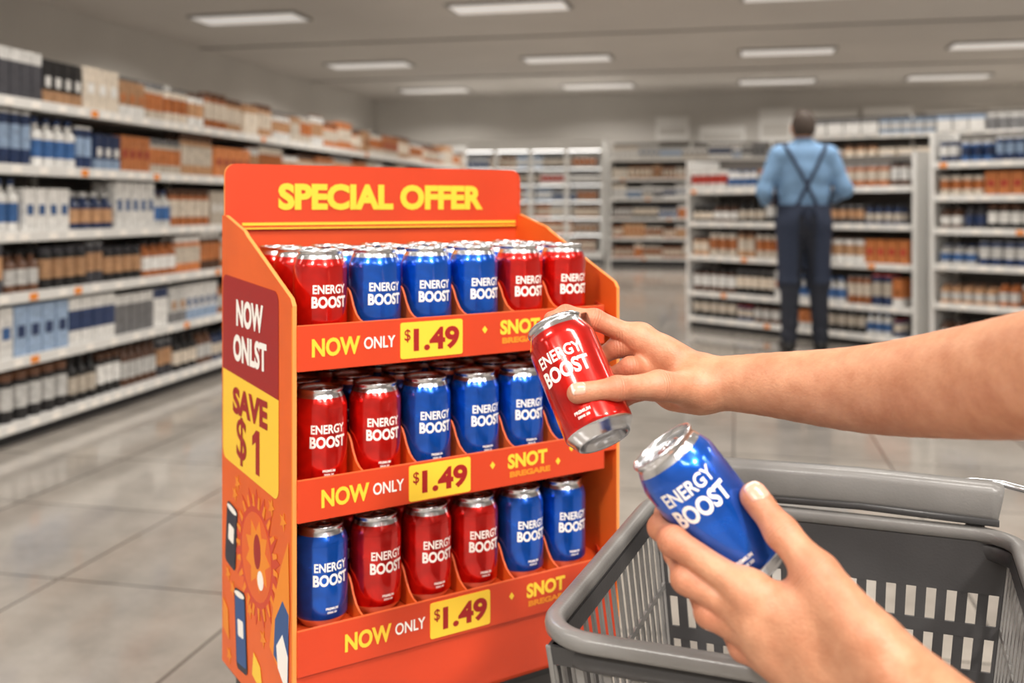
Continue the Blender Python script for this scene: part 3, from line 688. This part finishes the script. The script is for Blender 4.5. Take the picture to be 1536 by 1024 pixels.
def fridge(name,loc,ang,n,wd,Hh):
    G=empty(name,(loc[0],loc[1],0),ang); L=n*wd; mb=MB()
    mb.box(0,L,0.6,0.62,0,Hh,0); mb.box(0,L,0,0.62,Hh-0.18,Hh,0); mb.box(0,L,0,0.62,0,0.25,0); mb.box(0,L,-0.01,0,0.02,0.12,2)
    for i in range(n+1): mb.box(i*wd-0.035,i*wd+0.035,-0.01,0.6,0.25,Hh-0.18,0)
    for i in range(n): mb.box(i*wd+0.10,i*wd+0.115,-0.04,-0.02,0.9,1.4,2); mb.box(i*wd+0.10,i*wd+0.115,-0.04,0.0,0.9,0.915,2); mb.box(i*wd+0.10,i*wd+0.115,-0.04,0.0,1.385,1.4,2)
    for z in (0.55,0.85,1.15,1.45,1.75): mb.box(0.035,L-0.035,0.1,0.6,z-0.02,z,0); mb.box(0.04,L-0.04,0.085,0.1,z-0.02,z-.012,1)
    mb.box(0.05,L-0.05,0.04,0.08,Hh-0.20,Hh-0.18,1)
    mb.obj('frame',[M_shelf,mat('cabinet_led',(1,.97,.93,1),.5,emit=3.0),M_cartd],G)
    gd=Goods(); rng=random.Random(4)
    for z in (0.25,0.55,0.85,1.15,1.45,1.75):
        x=0.08
        while x<L-0.2:
            kind,a,b,c=rng.choice(SETS[rng.choice(('boxes','cream','cream','mix'))]); w=rng.uniform(.08,.12); cols=(shade(C(a),rng),shade(C(b),rng),shade(C(c),rng))
            for k in range(5):
                if x+w>L-.06: break
                gd.item(kind,x+w/2,0.18,z+.001,w,.22,cols,rng); x+=w+.01
    gd.obj('goods',G)
fridge('refrigerated_cabinet',(-1.6,18.6),math.radians(-12.5),5,0.66,2.25)

# ------------------------------------------------------------ shop assistant (seen from behind)
M_shirt=mat('shirt_blue',srgb(120,156,194),0.8,noise=.16,nscale=8,bump=.5,bscale=14); M_pants=mat('trousers_navy',srgb(36,40,52),0.8,noise=.1,nscale=8)
M_apron=mat('apron_navy',srgb(38,48,70),0.8); M_hair=mat('hair_brown',srgb(66,54,46),0.7,noise=.3,nscale=60); M_shoe=mat('shoe',srgb(25,24,26),0.4); M_sk2=mat('skin_assistant',srgb(200,148,118),0.5)
PE=empty('shop_assistant',(2.10,7.2,0),math.radians(-4))
LO=(-0.5,-0.35,-0.01); HI=(0.5,0.62,1.85); hh=0.007
def sd(): return SDF(LO,HI,hh)
torso=[('e',(0,0.0,1.27),(.195,.118,.235)),('e',(0,0.01,1.06),(.168,.118,.17)),('c',(-.15,-.005,1.43),(.15,-.005,1.43),.062,.062),('c',(0,0,1.42),(0,.005,1.50),.07,.06)]
armsL=[('c',(-.185,0,1.42),(-.285,-.02,1.17),.066,.054),('c',(-.285,-.02,1.17),(-.235,.17,1.10),.052,.046)]
armsR=[('c',(.185,0,1.42),(.285,-.02,1.17),.066,.054),('c',(.285,-.02,1.17),(.26,.19,1.12),.052,.046)]
s=sd(); s.prims(torso,.06,.08); b=s.f.copy(); s.prims(armsL+armsR,.035,.06)
X,Y,Z=s.ax[0][:,None,None],s.ax[1][None,:,None],s.ax[2][None,None,:]
s.f=(s.f+0.004*np.sin(Z*42+np.sin(X*16)*2.2+Y*9)*np.exp(-((Z-1.14)/.16)**2)).astype(np.float32)
V,Q=s.mesh(); place('shirt',np_mesh('shirt',V,Q,[M_shirt]),PE)
s=sd(); s.prims([('e',(0,.0,.95),(.178,.13,.14)),('c',(-.088,0,.90),(-.098,-.01,.50),.098,.070),('c',(.088,0,.90),(.105,.0,.50),.098,.070),('c',(-.098,-.01,.50),(-.108,-.02,.10),.070,.056),('c',(.105,0,.50),(.118,0,.10),.070,.056)],.03,.06); pants=s.f.copy()
s.f=(s.f+0.004*np.sin(Z*60+X*20)*(np.exp(-((Z-.16)/.09)**2)+np.exp(-((Z-.5)/.06)**2))).astype(np.float32)
V,Q=s.mesh(); place('trousers',np_mesh('trousers',V,Q,[M_pants]),PE)
s=sd()
body=smin(b,pants,.03)-0.012
cross=np.minimum(np.abs(X-(Z-1.20)*.50)-.014,np.abs(X+(Z-1.20)*.50)-.014); cross=np.maximum(np.maximum(cross,1.05-Z),np.maximum(Z-1.50,Y-.03))
band=np.abs(Z-1.03)-.035+0*X+0*Y; fr=np.maximum(np.maximum(.0-Y,np.abs(X)-.20),np.maximum(.45-Z,Z-1.34)); sk=np.maximum(np.maximum(.50-Z,Z-1.06),.0*X-Y*0-np.abs(X)+.06)
mask=np.minimum(np.minimum(cross,band),np.minimum(fr,sk))
s.f=np.maximum(body,mask.astype(np.float32)).astype(np.float32); s.f[0]=1;s.f[-1]=1
V,Q=s.mesh(); place('apron',np_mesh('apron',V,Q,[M_apron]),PE)
mb=MB()
mb.tube([(0.0,-.142,1.03),(.03,-.152,1.045),(.055,-.15,1.035),(.04,-.148,1.015),(.0,-.142,1.025)],.008,8,0)
mb.tube([(0.0,-.142,1.03),(-.03,-.152,1.045),(-.055,-.15,1.035),(-.04,-.148,1.015),(.0,-.142,1.025)],.008,8,0)
mb.tube([(0.0,-.142,1.03),(.015,-.15,.96),(.022,-.148,.88)],.007,8,0); mb.tube([(0.0,-.142,1.03),(-.015,-.15,.97),(-.02,-.148,.90)],.007,8,0)
mb.obj('apron_bow',[M_apron],PE)
s=sd(); s.prims([('e',(0,.025,1.625),(.076,.092,.105)),('c',(0,.01,1.48),(0,.015,1.58),.054,.052),('e',(-.077,.03,1.615),(.012,.022,.032)),('e',(.077,.03,1.615),(.012,.022,.032)),
   ('e',(0,.115,1.60),(.012,.02,.022)),('c',(-.03,.085,1.565),(.03,.085,1.565),.024,.024)],.02,.04)
for sx,wx,wy,wz in((-1,-.235,.17,1.10),(1,.26,.19,1.12)):
    s.prims([('c',(wx,wy,wz),(wx-sx*.02,wy+.10,wz+.0),.038,.028),('c',(wx-sx*.02,wy+.10,wz),(wx-sx*.035,wy+.17,wz),.030,.026)],.015,.04)
    for k in range(4): s.prims([('c',(wx-sx*.035,wy+.17,wz+.024-.016*k),(wx-sx*.05,wy+.215,wz+.022-.017*k),.010,.009),('c',(wx-sx*.05,wy+.215,wz+.022-.017*k),(wx-sx*.08,wy+.235,wz+.018-.017*k),.009,.008)],.004,.03)
    s.prims([('c',(wx-sx*.03,wy+.11,wz+.02),(wx-sx*.07,wy+.16,wz+.045),.014,.010)],.01,.03)
V,Q=s.mesh(); place('head_and_hands',np_mesh('head_and_hands',V,Q,[M_sk2]),PE)
s=sd(); s.prims([('e',(0,.005,1.645),(.084,.092,.105)),('e',(0,-.03,1.60),(.074,.055,.07))],.02,.04)
s.f=np.maximum(s.f,np.minimum(np.maximum(Y-.03,1.560-Z),np.maximum(Y-.11,1.675-Z))).astype(np.float32)
V,Q=s.mesh(); place('hair',np_mesh('hair',V,Q,[M_hair]),PE)
s=sd(); s.prims([('c',(-.11,-.03,.05),(-.12,.14,.036),.046,.038),('c',(.12,-.01,.05),(.135,.16,.036),.046,.038),('c',(-.108,-.02,.06),(-.108,-.02,.10),.045,.045),('c',(.118,0,.06),(.118,0,.10),.045,.045)],.02,.04)
s.f=np.maximum(s.f,(0.002-Z)+0*X+0*Y).astype(np.float32)
V,Q=s.mesh(); place('shoes',np_mesh('shoes',V,Q,[M_shoe]),PE)

# ------------------------------------------------------------ key lights added to brighten the display
def area(name,loc,target,size,power,col=(1,.95,.88)):
    G=empty(name,loc); d=(Vector(target)-Vector(loc)); G.rotation_euler=d.to_track_quat('-Z','Y').to_euler()
    L=bpy.data.lights.new(name,'AREA'); L.shape='DISK'; L.size=size; L.energy=power; L.color=col
    o=bpy.data.objects.new('lamp',L); COL.objects.link(o); o.parent=G; o.location=(0,0,-0.01)
    mb=MB(); mb.lathe([(size*.3,.12),(size*.5,.1),(size*.54,.0),(size*.56,.0),(size*.56,.11),(size*.3,.14)],24,[0]*5); mb.obj('added_light_housing',[M_trim],G)  # invented casing around the added light
area('added_key_light',(1.5,-1.3,2.95),(0.0,1.25,0.8),0.35,82)  # added key light behind the camera, brightens the display front
area('added_key_light.001',(-1.5,-1.3,2.95),(-0.1,1.25,0.8),0.35,58)  # second added key light, weaker, from the left

W_=bpy.data.worlds.new('world'); S.world=W_; W_.use_nodes=True; W_.node_tree.nodes['Background'].inputs[0].default_value=(.7,.75,.8,1); W_.node_tree.nodes['Background'].inputs[1].default_value=.3
# ------------------------------------------------------------ camera
cam=bpy.data.cameras.new('camera'); co=bpy.data.objects.new('camera',cam); COL.objects.link(co)
co.location=(0,0,EYE); co.rotation_euler=(math.pi/2,0,0)
cam.sensor_width=36; cam.lens=36*1500/1536; cam.shift_y=-(512-310)/1536
cam.dof.use_dof=True; cam.dof.focus_distance=1.0; cam.dof.aperture_fstop=4.4
cam.clip_start=0.02
S.camera=co
S.view_settings.view_transform='Standard'
S.view_settings.look='None'
S.view_settings.exposure=0.0
